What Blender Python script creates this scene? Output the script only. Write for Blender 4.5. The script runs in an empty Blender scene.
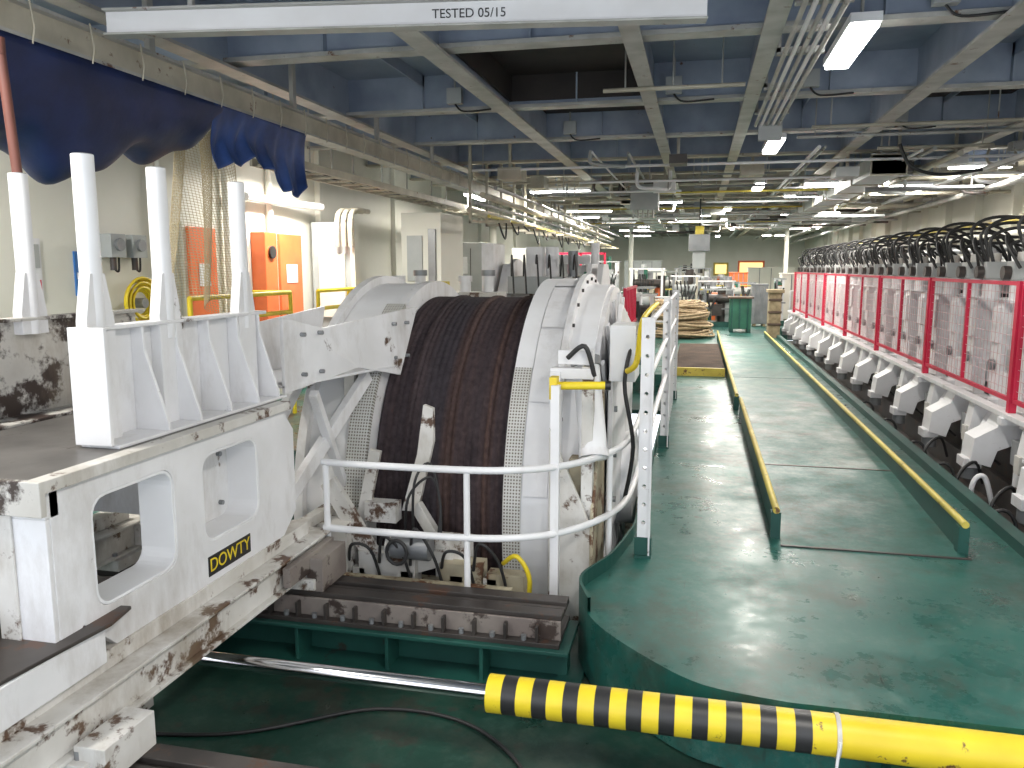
import bpy, bmesh, math, random
from mathutils import Vector, Matrix, Euler
from mathutils.geometry import tessellate_polygon
random.seed(7)
S=bpy.context.scene
# ---------------------------------------------------------------- materials
def nt(name):
    m=bpy.data.materials.new(name); m.use_nodes=True
    t=m.node_tree; b=t.nodes['Principled BSDF']
    return m,t,b
def paint(name,col,col2=None,rust=0.0,rough=.45,metal=0,scale=3,rcol=(.13,.06,.03),bump=.05,rscale=6,dirt=None):
    m,t,b=nt(name); N=t.nodes; L=t.links
    tc=N.new('ShaderNodeTexCoord')
    if col2 is None: col2=tuple(c*.82 for c in col)
    n=N.new('ShaderNodeTexNoise'); n.inputs['Scale'].default_value=scale; n.inputs['Detail'].default_value=6
    L.new(tc.outputs['Object'],n.inputs['Vector'])
    r=N.new('ShaderNodeValToRGB'); r.color_ramp.elements[0].position=.35; r.color_ramp.elements[1].position=.65
    r.color_ramp.elements[0].color=(*col2,1); r.color_ramp.elements[1].color=(*col,1)
    L.new(n.outputs['Fac'],r.inputs['Fac']); out=r.outputs['Color']
    if rust>0:
        n2=N.new('ShaderNodeTexNoise'); n2.inputs['Scale'].default_value=rscale; n2.inputs['Detail'].default_value=9; n2.inputs['Roughness'].default_value=.68
        L.new(tc.outputs['Object'],n2.inputs['Vector'])
        r2=N.new('ShaderNodeValToRGB'); r2.color_ramp.elements[0].position=.72-rust*.3; r2.color_ramp.elements[1].position=.77-rust*.3
        L.new(n2.outputs['Fac'],r2.inputs['Fac'])
        mx=N.new('ShaderNodeMixRGB'); mx.inputs['Color2'].default_value=(*rcol,1)
        L.new(r2.outputs['Color'],mx.inputs['Fac']); L.new(out,mx.inputs['Color1']); out=mx.outputs['Color']
    if dirt:
        n4=N.new('ShaderNodeTexNoise'); n4.inputs['Scale'].default_value=1.7; n4.inputs['Detail'].default_value=8; n4.inputs['Roughness'].default_value=.7
        mp=N.new('ShaderNodeMapping'); mp.inputs['Scale'].default_value=(1.5,1.5,.6)
        L.new(tc.outputs['Object'],mp.inputs['Vector']); L.new(mp.outputs[0],n4.inputs['Vector'])
        r4=N.new('ShaderNodeValToRGB'); r4.color_ramp.elements[0].position=.5; r4.color_ramp.elements[1].position=.8
        r4.color_ramp.elements[1].color=(dirt,dirt,dirt,1)
        L.new(n4.outputs['Fac'],r4.inputs['Fac'])
        mx4=N.new('ShaderNodeMixRGB'); mx4.inputs['Color2'].default_value=(.22,.17,.11,1)
        L.new(r4.outputs['Color'],mx4.inputs['Fac']); L.new(out,mx4.inputs['Color1']); out=mx4.outputs['Color']
    L.new(out,b.inputs['Base Color']); b.inputs['Roughness'].default_value=rough; b.inputs['Metallic'].default_value=metal
    if bump:
        bp=N.new('ShaderNodeBump'); bp.inputs['Strength'].default_value=bump*4; bp.inputs['Distance'].default_value=.01
        L.new(n.outputs['Fac'],bp.inputs['Height']); L.new(bp.outputs['Normal'],b.inputs['Normal'])
    return m
def emis(name,col,s):
    m,t,b=nt(name); b.inputs['Base Color'].default_value=(*col,1)
    b.inputs['Emission Color'].default_value=(*col,1); b.inputs['Emission Strength'].default_value=s; return m
WHITE=paint('white_paint',(.80,.80,.82),(.70,.70,.71),rust=.24,rough=.42,rscale=4.5,dirt=.6,rcol=(.09,.05,.03))
WHITEC=paint('white_paint_clean',(.80,.81,.83),(.73,.73,.74),rust=.03,rough=.42)
WHITER=paint('white_paint_rusty',(.70,.69,.67),(.50,.48,.44),rust=.58,rough=.5,rscale=5,dirt=.9,rcol=(.10,.055,.035))
STAIN=paint('white_paint_stained',(.66,.65,.62),(.48,.46,.42),rust=.78,rough=.5,rscale=3.0,rcol=(.045,.03,.025),dirt=.9)
CREAM=paint('cream_wall_paint',(.78,.77,.70),(.70,.69,.61),rust=.08,rough=.5,scale=1)
CEILB=paint('ceiling_blue_grey',(.31,.37,.46),(.19,.24,.32),rust=.2,rough=.5,scale=1.5)
BEAMW=paint('beam_web_blue',(.36,.42,.51),(.22,.27,.36),rust=.2,rough=.42,scale=2)
BEAMF=paint('beam_flange_grey',(.47,.47,.45),(.33,.33,.31),rust=.35,rough=.45,scale=4)
BEAMT=paint('beam_flange_tan',(.52,.49,.40),(.38,.35,.28),rust=.3,rough=.5,scale=4)
DARKOPEN=paint('hatch_opening_shade',(.035,.028,.025),(.02,.016,.016),rough=.7)  # near-black colour stands in for shade inside the recessed ceiling openings
STEELD=paint('dark_steel',(.075,.065,.06),(.04,.035,.033),rust=.5,rough=.42,metal=.2,rcol=(.09,.05,.035))
STEELG=paint('grey_steel',(.30,.31,.32),(.2,.21,.22),rust=.2,rough=.4,metal=.3)
FLNG=paint('rail_flange_worn',(.30,.27,.24),(.17,.14,.13),rust=.65,rough=.5,rcol=(.05,.035,.03))
TABLE=paint('worn_table_steel',(.2,.19,.18),(.1,.095,.09),rust=.4,rough=.42,metal=.3,rcol=(.05,.035,.03))
CHROME=paint('chrome_rod',(.82,.82,.84),(.75,.75,.77),rough=.16,metal=1,bump=0)
YEL=paint('yellow_paint',(.84,.66,.03),(.70,.52,.02),rust=.3,rough=.45,rscale=12)
YELD=paint('yellow_paint_dull',(.66,.54,.10),(.48,.38,.06),rust=.4,rough=.5,rscale=9)
BLK=paint('black_paint',(.02,.02,.022),(.03,.03,.03),rough=.4)
RUB=paint('black_rubber',(.018,.018,.02),(.03,.03,.03),rough=.5)
RED=paint('red_paint',(.62,.02,.07),(.50,.015,.05),rough=.4)
PINKM=paint('mesh_wire',(.62,.40,.42),(.55,.35,.36),rough=.5,bump=0)
ORG=paint('orange_door_paint',(.80,.18,.05),(.70,.14,.04),rough=.4)
BLUE=paint('blue_sign',(.03,.18,.5),(.03,.15,.45),rough=.4)
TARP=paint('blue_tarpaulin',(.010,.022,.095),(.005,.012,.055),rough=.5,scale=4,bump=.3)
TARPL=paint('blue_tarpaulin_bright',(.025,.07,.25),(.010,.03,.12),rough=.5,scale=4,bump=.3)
NETM=paint('hemp_net',(.50,.42,.27),(.4,.33,.2),rough=.8)
ROPE=paint('rope_tan',(.50,.39,.25),(.3,.22,.13),rough=.85,scale=14)
WOOD=paint('weathered_timber',(.36,.29,.18),(.22,.17,.1),rough=.8,scale=8)
GREENP=paint('green_steel',(.016,.09,.072),(.012,.062,.052),rust=.35,rough=.45,rcol=(.035,.03,.024))
GREENB=paint('green_box',(.03,.15,.095),(.02,.10,.065),rough=.5)
GREYB=paint('cabinet_grey',(.42,.44,.44),(.36,.38,.38),rough=.45)
SLAT=paint('brown_grating',(.13,.085,.06),(.08,.055,.04),rough=.7)
REDROD=paint('red_oxide',(.20,.07,.05),(.13,.05,.04),rough=.6)
GRIME=paint('grimy_cream',(.50,.46,.34),(.28,.23,.15),rust=.65,rough=.6,rscale=5)
def deckmat(name,c1,c2,rough,rust,scuff=.6):
    m=paint(name,c1,c2,rust=rust,rough=rough,scale=1.1,rcol=(.03,.035,.027),bump=.03,rscale=4)
    t=m.node_tree; N=t.nodes; L=t.links; b=N['Principled BSDF']
    tc=N.new('ShaderNodeTexCoord'); n=N.new('ShaderNodeTexNoise'); n.inputs['Scale'].default_value=2.2; n.inputs['Detail'].default_value=10; n.inputs['Roughness'].default_value=.75
    L.new(tc.outputs['Object'],n.inputs['Vector'])
    mr=N.new('ShaderNodeMapRange'); mr.inputs['From Min'].default_value=.35; mr.inputs['From Max'].default_value=.65
    mr.inputs['To Min'].default_value=rough-.12; mr.inputs['To Max'].default_value=rough+.18
    L.new(n.outputs['Fac'],mr.inputs['Value']); L.new(mr.outputs['Result'],b.inputs['Roughness'])
    b.inputs['Specular IOR Level'].default_value=.5
    src=b.inputs['Base Color'].links[0].from_socket
    n3=N.new('ShaderNodeTexNoise'); n3.inputs['Scale'].default_value=7; n3.inputs['Detail'].default_value=14; n3.inputs['Roughness'].default_value=.85
    L.new(tc.outputs['Object'],n3.inputs['Vector'])
    rr=N.new('ShaderNodeValToRGB'); rr.color_ramp.elements[0].position=.50; rr.color_ramp.elements[1].position=.64
    rr.color_ramp.elements[1].color=(scuff,scuff,scuff,1)
    L.new(n3.outputs['Fac'],rr.inputs['Fac'])
    mx=N.new('ShaderNodeMixRGB'); mx.inputs['Color2'].default_value=(.10,.18,.15,1)
    L.new(rr.outputs['Color'],mx.inputs['Fac']); L.new(src,mx.inputs['Color1'])
    n5=N.new('ShaderNodeTexNoise'); n5.inputs['Scale'].default_value=1.6; n5.inputs['Detail'].default_value=14; n5.inputs['Roughness'].default_value=.82
    L.new(tc.outputs['Object'],n5.inputs['Vector'])
    r5=N.new('ShaderNodeValToRGB'); r5.color_ramp.elements[0].position=.49; r5.color_ramp.elements[1].position=.60; r5.color_ramp.elements[1].color=(.75,.75,.75,1)
    L.new(n5.outputs['Fac'],r5.inputs['Fac'])
    m5=N.new('ShaderNodeMixRGB'); m5.inputs['Color2'].default_value=(.04,.06,.045,1)
    L.new(r5.outputs['Color'],m5.inputs['Fac']); L.new(mx.outputs['Color'],m5.inputs['Color1'])
    mp=N.new('ShaderNodeMapping'); mp.inputs['Scale'].default_value=(18,1.2,1); mp.inputs['Rotation'].default_value=(0,0,.25)
    n6=N.new('ShaderNodeTexNoise'); n6.inputs['Scale'].default_value=2.5; n6.inputs['Detail'].default_value=4
    L.new(tc.outputs['Object'],mp.inputs['Vector']); L.new(mp.outputs[0],n6.inputs['Vector'])
    r6=N.new('ShaderNodeValToRGB'); r6.color_ramp.elements[0].position=.66; r6.color_ramp.elements[1].position=.72; r6.color_ramp.elements[1].color=(.5,.5,.5,1)
    L.new(n6.outputs['Fac'],r6.inputs['Fac'])
    m6=N.new('ShaderNodeMixRGB'); m6.inputs['Color2'].default_value=(.02,.035,.03,1)
    L.new(r6.outputs['Color'],m6.inputs['Fac']); L.new(m5.outputs['Color'],m6.inputs['Color1']); L.new(m6.outputs['Color'],b.inputs['Base Color'])
    return m
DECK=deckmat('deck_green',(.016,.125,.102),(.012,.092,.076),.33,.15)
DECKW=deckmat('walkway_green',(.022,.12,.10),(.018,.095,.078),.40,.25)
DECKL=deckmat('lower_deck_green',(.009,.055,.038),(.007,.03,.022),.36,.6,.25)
def math_(N,L,op,a,b_=None):
    n=N.new('ShaderNodeMath'); n.operation=op
    for i,v in enumerate((a,b_)):
        if v is None: continue
        if isinstance(v,(int,float)): n.inputs[i].default_value=v
        else: L.new(v,n.inputs[i])
    return n.outputs[0]
def perf():
    m=paint('perforated_sheet',(.62,.62,.60),(.52,.52,.49),rust=.25); t=m.node_tree; N=t.nodes; L=t.links; b=N['Principled BSDF']
    src=b.inputs['Base Color'].links[0].from_socket
    g=N.new('ShaderNodeNewGeometry'); sp=N.new('ShaderNodeSeparateXYZ'); L.new(g.outputs['Position'],sp.inputs[0])
    y=math_(N,L,'SUBTRACT',sp.outputs['Y'],6.0); z=math_(N,L,'SUBTRACT',sp.outputs['Z'],.12)
    an=math_(N,L,'ARCTAN2',y,z)
    u=math_(N,L,'SUBTRACT',math_(N,L,'FRACT',math_(N,L,'MULTIPLY',an,1.5/.02)),.5)
    v=math_(N,L,'SUBTRACT',math_(N,L,'FRACT',math_(N,L,'MULTIPLY',sp.outputs['X'],1/.018)),.5)
    d=math_(N,L,'ADD',math_(N,L,'MULTIPLY',u,u),math_(N,L,'MULTIPLY',v,v))
    lt=math_(N,L,'LESS_THAN',d,.085)
    mx=N.new('ShaderNodeMixRGB'); mx.inputs['Color2'].default_value=(.14,.12,.10,1)
    L.new(lt,mx.inputs['Fac']); L.new(src,mx.inputs['Color1']); L.new(mx.outputs['Color'],b.inputs['Base Color']); return m
PERF=perf()
def drummat():
    m,t,b=nt('rusty_drum_surface'); N=t.nodes; L=t.links
    tc=N.new('ShaderNodeTexCoord'); sp=N.new('ShaderNodeSeparateXYZ'); L.new(tc.outputs['Object'],sp.inputs[0])
    n=N.new('ShaderNodeTexNoise'); n.noise_dimensions='1D'; n.inputs['Scale'].default_value=5; n.inputs['Detail'].default_value=4
    L.new(sp.outputs['X'],n.inputs['W'])
    r=N.new('ShaderNodeValToRGB'); e=r.color_ramp.elements
    e[0].position=.38; e[0].color=(.036,.030,.036,1); e[1].position=.75; e[1].color=(.11,.06,.042,1)
    x=e.new(.58); x.color=(.052,.036,.038,1)
    L.new(n.outputs['Fac'],r.inputs['Fac'])
    n2=N.new('ShaderNodeTexNoise'); n2.inputs['Scale'].default_value=26; n2.inputs['Detail'].default_value=8; L.new(tc.outputs['Object'],n2.inputs['Vector'])
    mx=N.new('ShaderNodeMixRGB'); mx.blend_type='OVERLAY'; mx.inputs['Fac'].default_value=.8
    L.new(r.outputs['Color'],mx.inputs['Color1']); L.new(n2.outputs['Fac'],mx.inputs['Color2'])
    L.new(mx.outputs['Color'],b.inputs['Base Color']); b.inputs['Roughness'].default_value=.85; b.inputs['Specular IOR Level'].default_value=.3
    bp=N.new('ShaderNodeBump'); bp.inputs['Strength'].default_value=.8; bp.inputs['Distance'].default_value=.012
    L.new(n2.outputs['Fac'],bp.inputs['Height']); L.new(bp.outputs['Normal'],b.inputs['Normal']); return m
DRUM=drummat()
TUBE=emis('fluorescent_tube',(1,.99,.95),16)
GLOW=emis('yellow_window_light',(1,.75,.3),1.2)
# ---------------------------------------------------------------- builder
class B:
    def __init__(s,name): s.name=name; s.v=[]; s.f=[]; s.mi=[]; s.sm=[]; s.mats=[]
    def m(s,mat):
        if mat not in s.mats: s.mats.append(mat)
        return s.mats.index(mat)
    def add(s,vs,fs,mat,smooth=False):
        o=len(s.v); k=s.m(mat); s.v+= [tuple(v) for v in vs]
        for i,f in enumerate(fs):
            s.f.append([o+j for j in f]); s.mi.append(k); s.sm.append(smooth)
    def box(s,x0,x1,y0,y1,z0,z1,mat):
        x0,x1=min(x0,x1),max(x0,x1); y0,y1=min(y0,y1),max(y0,y1); z0,z1=min(z0,z1),max(z0,z1)
        vs=[(x,y,z) for x in(x0,x1) for y in(y0,y1) for z in(z0,z1)]
        s.add(vs,[(0,1,3,2),(4,6,7,5),(0,4,5,1),(2,3,7,6),(0,2,6,4),(1,5,7,3)],mat)
    def beam(s,p,q,w,h,mat,up=(0,0,1)):
        p=Vector(p);q=Vector(q);d=(q-p).normalized();u=Vector(up)
        if abs(d.dot(u))>.98: u=Vector((0,1,0))
        sd=d.cross(u).normalized(); u=sd.cross(d).normalized()
        vs=[]
        for c in(p,q):
            for a,b_ in((-1,-1),(1,-1),(1,1),(-1,1)): vs.append(c+sd*a*w/2+u*b_*h/2)
        s.add(vs,[(3,2,1,0),(4,5,6,7),(0,1,5,4),(1,2,6,5),(2,3,7,6),(3,0,4,7)],mat)
    def tube(s,pts,r,mat,n=8,closed=False):
        P=[Vector(p) for p in pts]; R=r if isinstance(r,(list,tuple)) else [r]*len(P)
        k=len(P); vs=[]; pu=None
        for i,p in enumerate(P):
            if closed: d=P[(i+1)%k]-P[i-1]
            else: d=P[min(i+1,k-1)]-P[max(i-1,0)]
            d.normalize()
            if pu is None:
                pu=Vector((0,0,1)) if abs(d.z)<.9 else Vector((1,0,0))
            u=(pu-d*pu.dot(d)).normalized(); pu=u; w=d.cross(u)
            for j in range(n):
                a=2*math.pi*j/n; vs.append(p+(u*math.cos(a)+w*math.sin(a))*R[i])
        fs=[]
        for i in range(k if closed else k-1):
            for j in range(n):
                a=i*n+j;b_=i*n+(j+1)%n;c=((i+1)%k)*n+(j+1)%n;d=((i+1)%k)*n+j
                fs.append((a,b_,c,d))
        s.add(vs,fs,mat,True)
        if not closed:
            s.add(vs[:n],[tuple(range(n))[::-1]],mat); s.add(vs[-n:],[tuple(range(n))],mat)
    def cyl(s,p,q,r,mat,n=20,r2=None): s.tube([p,q],[r,r if r2 is None else r2],mat,n)
    def prism(s,pts,vec,mat):
        n=len(pts); vec=Vector(vec); P=[Vector(p) for p in pts]; vs=P+[p+vec for p in P]
        tr=tessellate_polygon([P])
        fs=[tuple(t) for t in tr]+[tuple(n+i for i in reversed(t)) for t in tr]
        fs+=[(i,(i+1)%n,n+(i+1)%n,n+i) for i in range(n)]
        s.add(vs,fs,mat)
    def plate(s,outer,holes,vec,mat):
        loops=[[Vector(p) for p in outer]]+[[Vector(p) for p in h] for h in holes]
        P=[p for l in loops for p in l]; n=len(P); vec=Vector(vec); vs=P+[p+vec for p in P]
        tr=tessellate_polygon(loops); fs=[tuple(t) for t in tr]+[tuple(n+i for i in reversed(t)) for t in tr]
        o=0
        for l in loops:
            k=len(l)
            for i in range(k): fs.append((o+i,o+(i+1)%k,n+o+(i+1)%k,n+o+i))
            o+=k
        s.add(vs,fs,mat)
    def lathe(s,prof,cy,cz,mat,n=72,a0=0,a1=360,smooth=True):
        full=abs(a1-a0)>=359.9; k=n if full else n+1; vs=[]
        for i in range(k):
            a=math.radians(a0+(a1-a0)*i/n)
            for x,r in prof: vs.append((x,cy+r*math.cos(a),cz+r*math.sin(a)))
        m=len(prof); fs=[]
        for i in range(n):
            for j in range(m-1):
                a=i*m+j; c=((i+1)%k)*m+j; fs.append((a,a+1,c+1,c))
        s.add(vs,fs,mat,smooth)
    def finish(s,bevel=0,parent=None):
        me=bpy.data.meshes.new(s.name+'_mesh')
        V=[Vector(v) for v in s.v]
        mn=Vector([min(v[i] for v in V) for i in range(3)]); mxx=Vector([max(v[i] for v in V) for i in range(3)])
        o=Vector(((mn.x+mxx.x)/2,(mn.y+mxx.y)/2,mn.z))
        me.from_pydata([v-o for v in V],[],s.f)
        for mt in s.mats: me.materials.append(mt)
        for i,p in enumerate(me.polygons): p.material_index=s.mi[i]; p.use_smooth=s.sm[i]
        bm=bmesh.new(); bm.from_mesh(me); bmesh.ops.recalc_face_normals(bm,faces=bm.faces); bm.to_mesh(me); bm.free()
        ob=bpy.data.objects.new(s.name,me); ob.location=o; S.collection.objects.link(ob)
        if bevel:
            md=ob.modifiers.new('bevel','BEVEL'); md.width=bevel; md.segments=2; md.limit_method='ANGLE'; md.angle_limit=math.radians(50)
        if parent: 
            bpy.context.view_layer.update(); ob.parent=parent; ob.matrix_parent_inverse=parent.matrix_world.inverted()
        return ob
def text(body,name,loc,rot,size,mat,parent):
    c=bpy.data.curves.new(name,'FONT'); c.body=body; c.size=size; c.extrude=.001; c.align_x='CENTER'; c.align_y='CENTER'; c.materials.append(mat)
    o=bpy.data.objects.new(name,c); o.location=loc; o.rotation_euler=rot; S.collection.objects.link(o)
    bpy.context.view_layer.update(); o.parent=parent; o.matrix_parent_inverse=parent.matrix_world.inverted(); return o
def rrect(x,y0,y1,z0,z1,r,n=5):
    pts=[]
    for cy,cz,a in((y1-r,z1-r,0),(y0+r,z1-r,90),(y0+r,z0+r,180),(y1-r,z0+r,270)):
        for i in range(n+1):
            t=math.radians(a+90*i/n); pts.append((x,cy+r*math.cos(t),cz+r*math.sin(t)))
    return pts
def smooth_path(pts,k=6):
    P=[Vector(p) for p in pts]; out=[]
    for i in range(len(P)-1):
        p0=P[max(i-1,0)];p1=P[i];p2=P[i+1];p3=P[min(i+2,len(P)-1)]
        for j in range(k):
            t=j/k
            out.append(.5*((2*p1)+(p2-p0)*t+(2*p0-5*p1+4*p2-p3)*t*t+(3*p1-p0-3*p2+p3)*t**3))
    out.append(P[-1]); return out
# ---------------------------------------------------------------- room shell
YF=46
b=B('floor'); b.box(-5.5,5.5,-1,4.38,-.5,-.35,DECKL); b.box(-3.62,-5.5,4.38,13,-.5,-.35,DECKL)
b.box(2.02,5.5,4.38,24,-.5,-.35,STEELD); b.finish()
b=B('floor_pit'); b.box(-3.7,-.3,4.3,13.1,-1.75,-1.6,GRIME); b.box(-3.7,-.3,4.36,4.385,-1.6,-.5,GREENP); b.box(-3.7,-3.6,4.4,13,-1.6,-.5,GREENP); b.finish()
edge=smooth_path([(-.35,7,0),(-.35,5.2,0),(-.38,4.8,0),(-.45,4.4,0),(-.56,4.08,0),(-.52,3.86,0),(-.40,3.62,0),(-.15,3.35,0),(.08,3.18,0),(.4,3.12,0)],5)
b=B('floor_deck')
out=[(2.02,3.12,0),(2.02,YF,0),(-5.5,YF,0),(-5.5,13,0),(-.35,13,0)]+[tuple(p) for p in edge]
b.prism(out,(0,0,-.34),DECK); b.box(2.02,5.5,24,YF,-.34,0,DECK)
b.box(-.35,-.31,4.9,13,-1.6,-.345,GREENP)
b.finish()
b=B('floor_side_passage'); b.box(-5.5,-3.65,2,13,-.345,0,DECK); b.finish()
b=B('trim_deck_kerb')
kp=[Vector((-.35,13,0))]+[p for p in edge if p.y>3.75]
vs=[];fs=[]
for p in kp: vs+= [(p.x,p.y,.0),(p.x,p.y,.08),(p.x+.015,p.y+.004,.08),(p.x+.015,p.y+.004,.0)]
for i in range(len(kp)-1):
    for j in range(3): fs.append((i*4+j,i*4+j+1,i*4+4+j+1,i*4+4+j))
b.add(vs,fs,GREENP); b.finish()
b=B('wall_left'); b.box(-5.65,-5.5,-1,YF,-.5,4,CREAM); b.finish()
b=B('trim_left')
for y in (2.5,5,11,14,17,20,24,28,33): b.box(-5.5,-5.42,y,y+.08,0,3.7,CREAM)
b.finish()
b=B('wall_right'); b.box(5.5,5.65,-1,YF,-.5,4,CREAM); b.finish()
b=B('trim_right')
for y in range(2,40,2): b.box(5.36,5.5,y,y+.1,0,3.7,CREAM)
b.finish()
b=B('wall_back'); b.box(-5.5,5.5,YF,YF+.15,-.5,4,CREAM); b.box(-.2,.3,YF-.05,YF,0,2.0,STEELG); b.finish()
b=B('window_1'); b.box(2.2,3.4,YF-.08,YF-.01,1.3,2.0,GLOW); b.box(2.1,3.5,YF-.05,YF-.005,1.2,2.1,ORG); b.finish()
b=B('window_2'); b.box(.9,1.5,YF-.08,YF-.01,1.4,1.9,GLOW); b.box(.8,1.6,YF-.05,YF-.005,1.3,2.0,YELD); b.finish()
ceil=B('ceiling'); ceil.box(-5.65,5.65,-1,YF+.1,3.78,3.9,CEILB); ceil.finish()
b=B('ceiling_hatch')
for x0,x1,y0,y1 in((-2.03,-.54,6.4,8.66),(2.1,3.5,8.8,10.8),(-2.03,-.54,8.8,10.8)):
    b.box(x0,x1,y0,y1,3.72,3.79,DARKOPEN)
    if y0<8: b.box(x0,x1,y1-.02,y1,3.46,3.74,DARKOPEN); b.box(x0,x0+.03,y0,y1,3.46,3.74,DARKOPEN)  # dark lining panels paint shade onto the cell walls
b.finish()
b=B('ceiling_cross_beams')
ys=[-.6,1.6,3.9,6.3,8.7,10.9]+[13.0+2.1*i for i in range(16)]
for i,y in enumerate(ys):
    far=y>12; F=BEAMT if far else BEAMF
    b.box(-5.5,5.5,y-.01,y+.01,3.42,3.78,BEAMW if y<16 else BEAMT)
    b.box(-5.5,5.5,y-.09,y+.09,3.385,3.42,F)
    if 5<y<20:
        for x in(-4.9,-3,-1.3,1.2,2.8,4.3): b.box(x-.008,x+.008,y-.08,y+.08,3.42,3.78,BEAMW)
b.finish()
b=B('ceiling_girders')
for x in (-3.9,-2.05,-.52,.45,2.0,3.6,4.9):
    w=.07 if x in(-.52,.45) else .09
    b.box(x-.012,x+.012,-1,YF,3.36,3.78,BEAMW)
    b.box(x-w,x+w,-1,12,3.335,3.36,BEAMF); b.box(x-w,x+w,12,YF,3.335,3.36,BEAMT)
for x in (-4.6,-3,1.2,2.8,4.2):
    b.box(x-.008,x+.008,-1,YF,3.66,3.78,BEAMW)
b.finish()
# ---------------------------------------------------------------- lights
def lamp(x,y,z,L=1.2,along='y',power=38,w=.2,light=True):
    power*=1.3
    b=B('ceiling_fluorescent_light')
    if along=='y': hx,hy=w/2,L/2
    else: hx,hy=L/2,w/2
    b.box(x-hx,x+hx,y-hy,y+hy,z,z+.06,WHITEC)
    b.box(x-hx+.015,x+hx-.015,y-hy+.02,y+hy-.02,z-.03,z,TUBE)
    if along=='y':
        for s_ in(-1,1): b.cyl((x,y+s_*hy*.7,z+.06),(x,y+s_*hy*.7,3.4 if z<3.3 else 3.78),.012,BEAMF,6)
    else:
        for s_ in(-1,1): b.cyl((x+s_*hx*.7,y,z+.06),(x+s_*hx*.7,y,3.78),.012,BEAMF,6)
    o=b.finish()
    if light:
        l=bpy.data.lights.new('lamp_emitter','AREA'); l.shape='RECTANGLE'; l.size=hx*2; l.size_y=hy*2; l.energy=power; l.color=(1,.95,.87)
        lo=bpy.data.objects.new('lamp_emitter',l); lo.location=(x,y,z-.045); S.collection.objects.link(lo)
        bpy.context.view_layer.update(); lo.parent=o; lo.matrix_parent_inverse=o.matrix_world.inverted()
lamp(1.02,6.5,3.3,power=45); lamp(.88,11.0,3.25,power=50); lamp(.9,1.5,3.3,power=45)  # last lamp is overhead out of view, added for extra light
lamp(4.25,14.2,3.28,along='x',L=.9,power=45); lamp(4.3,4.6,3.3,power=70)
lamp(-4.75,9.6,2.85,power=75); lamp(-3.1,1.8,3.3,power=60); lamp(-4.9,3.6,3.3,power=90)  # second and last lamps are unseen, added for light; last brightens left wall
lamp(-4.0,14.5,3.0,power=60)
for y in (16.5,21.5,27,33,39):
    for x in (-2.6,.95,3.6): lamp(x+random.uniform(-.3,.3),y+random.uniform(-.8,.8),3.2,power=100,along='x' if x!=.95 else 'y')
for x,y in((-1.1,19),(2.4,18),(2.9,24),(-.4,24),(1.4,29),(-3.6,24),(-1.5,30),(2.5,15.5)): lamp(x,y,3.2,power=45,along='x',L=1.4)
b=B('ceiling_conduit_bundle')
for i in range(5):
    x=.57+i*.06; b.tube([(x,2,3.27),(x,6.0,3.27),(x,9.6,3.27)],.018,WHITEC if i%2 else BEAMF,8)
for y in (3,4.2,5.4,6.6,7.8,9): b.box(.52,.86,y-.03,y+.03,3.285,3.335,BEAMF); b.box(.52,.55,y-.03,y+.03,3.3,3.78,BEAMF)
b.box(.60,.85,9.55,9.6,3.1,3.3,GREYB)
b.finish()
b=B('ceiling_pipes')
b.tube(smooth_path([(1.75,3,3.22),(1.75,4.9,3.22),(1.9,5.4,3.2),(2.6,5.7,3.18),(5.4,5.7,3.18)]),.055,WHITEC,12)
for x,z,r in((2.75,3.2,.02),(2.9,3.22,.03),(3.2,3.15,.04),(4.6,3.0,.05),(4.8,3.1,.03),(-1.5,3.3,.015),(-1.0,3.28,.02),(1.5,3.28,.025),(1.58,3.28,.018),(3.9,3.1,.03),(4.1,3.15,.045)):
    b.tube([(x,7 if x>3.5 else 11.5,z),(x,44,z)],r,random.choice([BEAMF,BEAMT,WHITEC]),8)
for y,x0,x1,z in((7.6,-.9,.35,3.3),(9.9,1.2,5,3.28),(12.3,-3.5,5.3,3.2),(14.8,-5,5,3.25),(18.1,-5,5,3.2),(23,-5,5,3.15),(5.3,1.9,5.3,3.28),(16.5,-3,5,3.18),(20.4,-3,4.5,3.15),(26,-4,4.5,3.1),(10.4,1.1,5.2,3.25),(13.7,-2,5.2,3.12)):
    b.tube([(x0,y,z),(x1,y,z)],.02,random.choice([BEAMF,YELD,WHITEC,BEAMT]),8)
    for x in(x0+.2,(x0+x1)/2,x1-.2): b.cyl((x,y,z),(x,y,3.78),.008,BEAMF,6)
b.finish()
rs=random.Random(21)
b=B('ceiling_services')
for k in range(110):
    y=rs.uniform(11.5,30); x=rs.uniform(-3.3,4.8); z=rs.uniform(2.95,3.28)
    c=rs.random(); mt=rs.choice([BEAMF,BEAMT,GREYB,WHITEC,BEAMT,STEELG,STEELD])
    if c<.5:
        L_=rs.uniform(.8,2.6); b.tube([(x,y,z),(x+L_,y,z)],rs.uniform(.015,.045),mt,8)
        for q in(.1,.9): b.cyl((x+L_*q,y,z),(x+L_*q,y,3.78),.01,BEAMF,6)
    elif c<.75:
        w=rs.uniform(.15,.4); b.box(x,x+w,y,y+rs.uniform(.15,.5),z,z+rs.uniform(.1,.22),mt); b.box(x+w/2-.02,x+w/2+.02,y+.05,y+.09,z+.1,3.78,BEAMT)
    else:
        b.tube(smooth_path([(x,y,3.4),(x,y,z),(x+.3,y,z-.05),(x+.5,y+.4,z),(x+.5,y+.5,3.4)]),rs.choice([.02,.03]),mt,8)
b.finish()
b=B('ceiling_duct')
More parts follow.
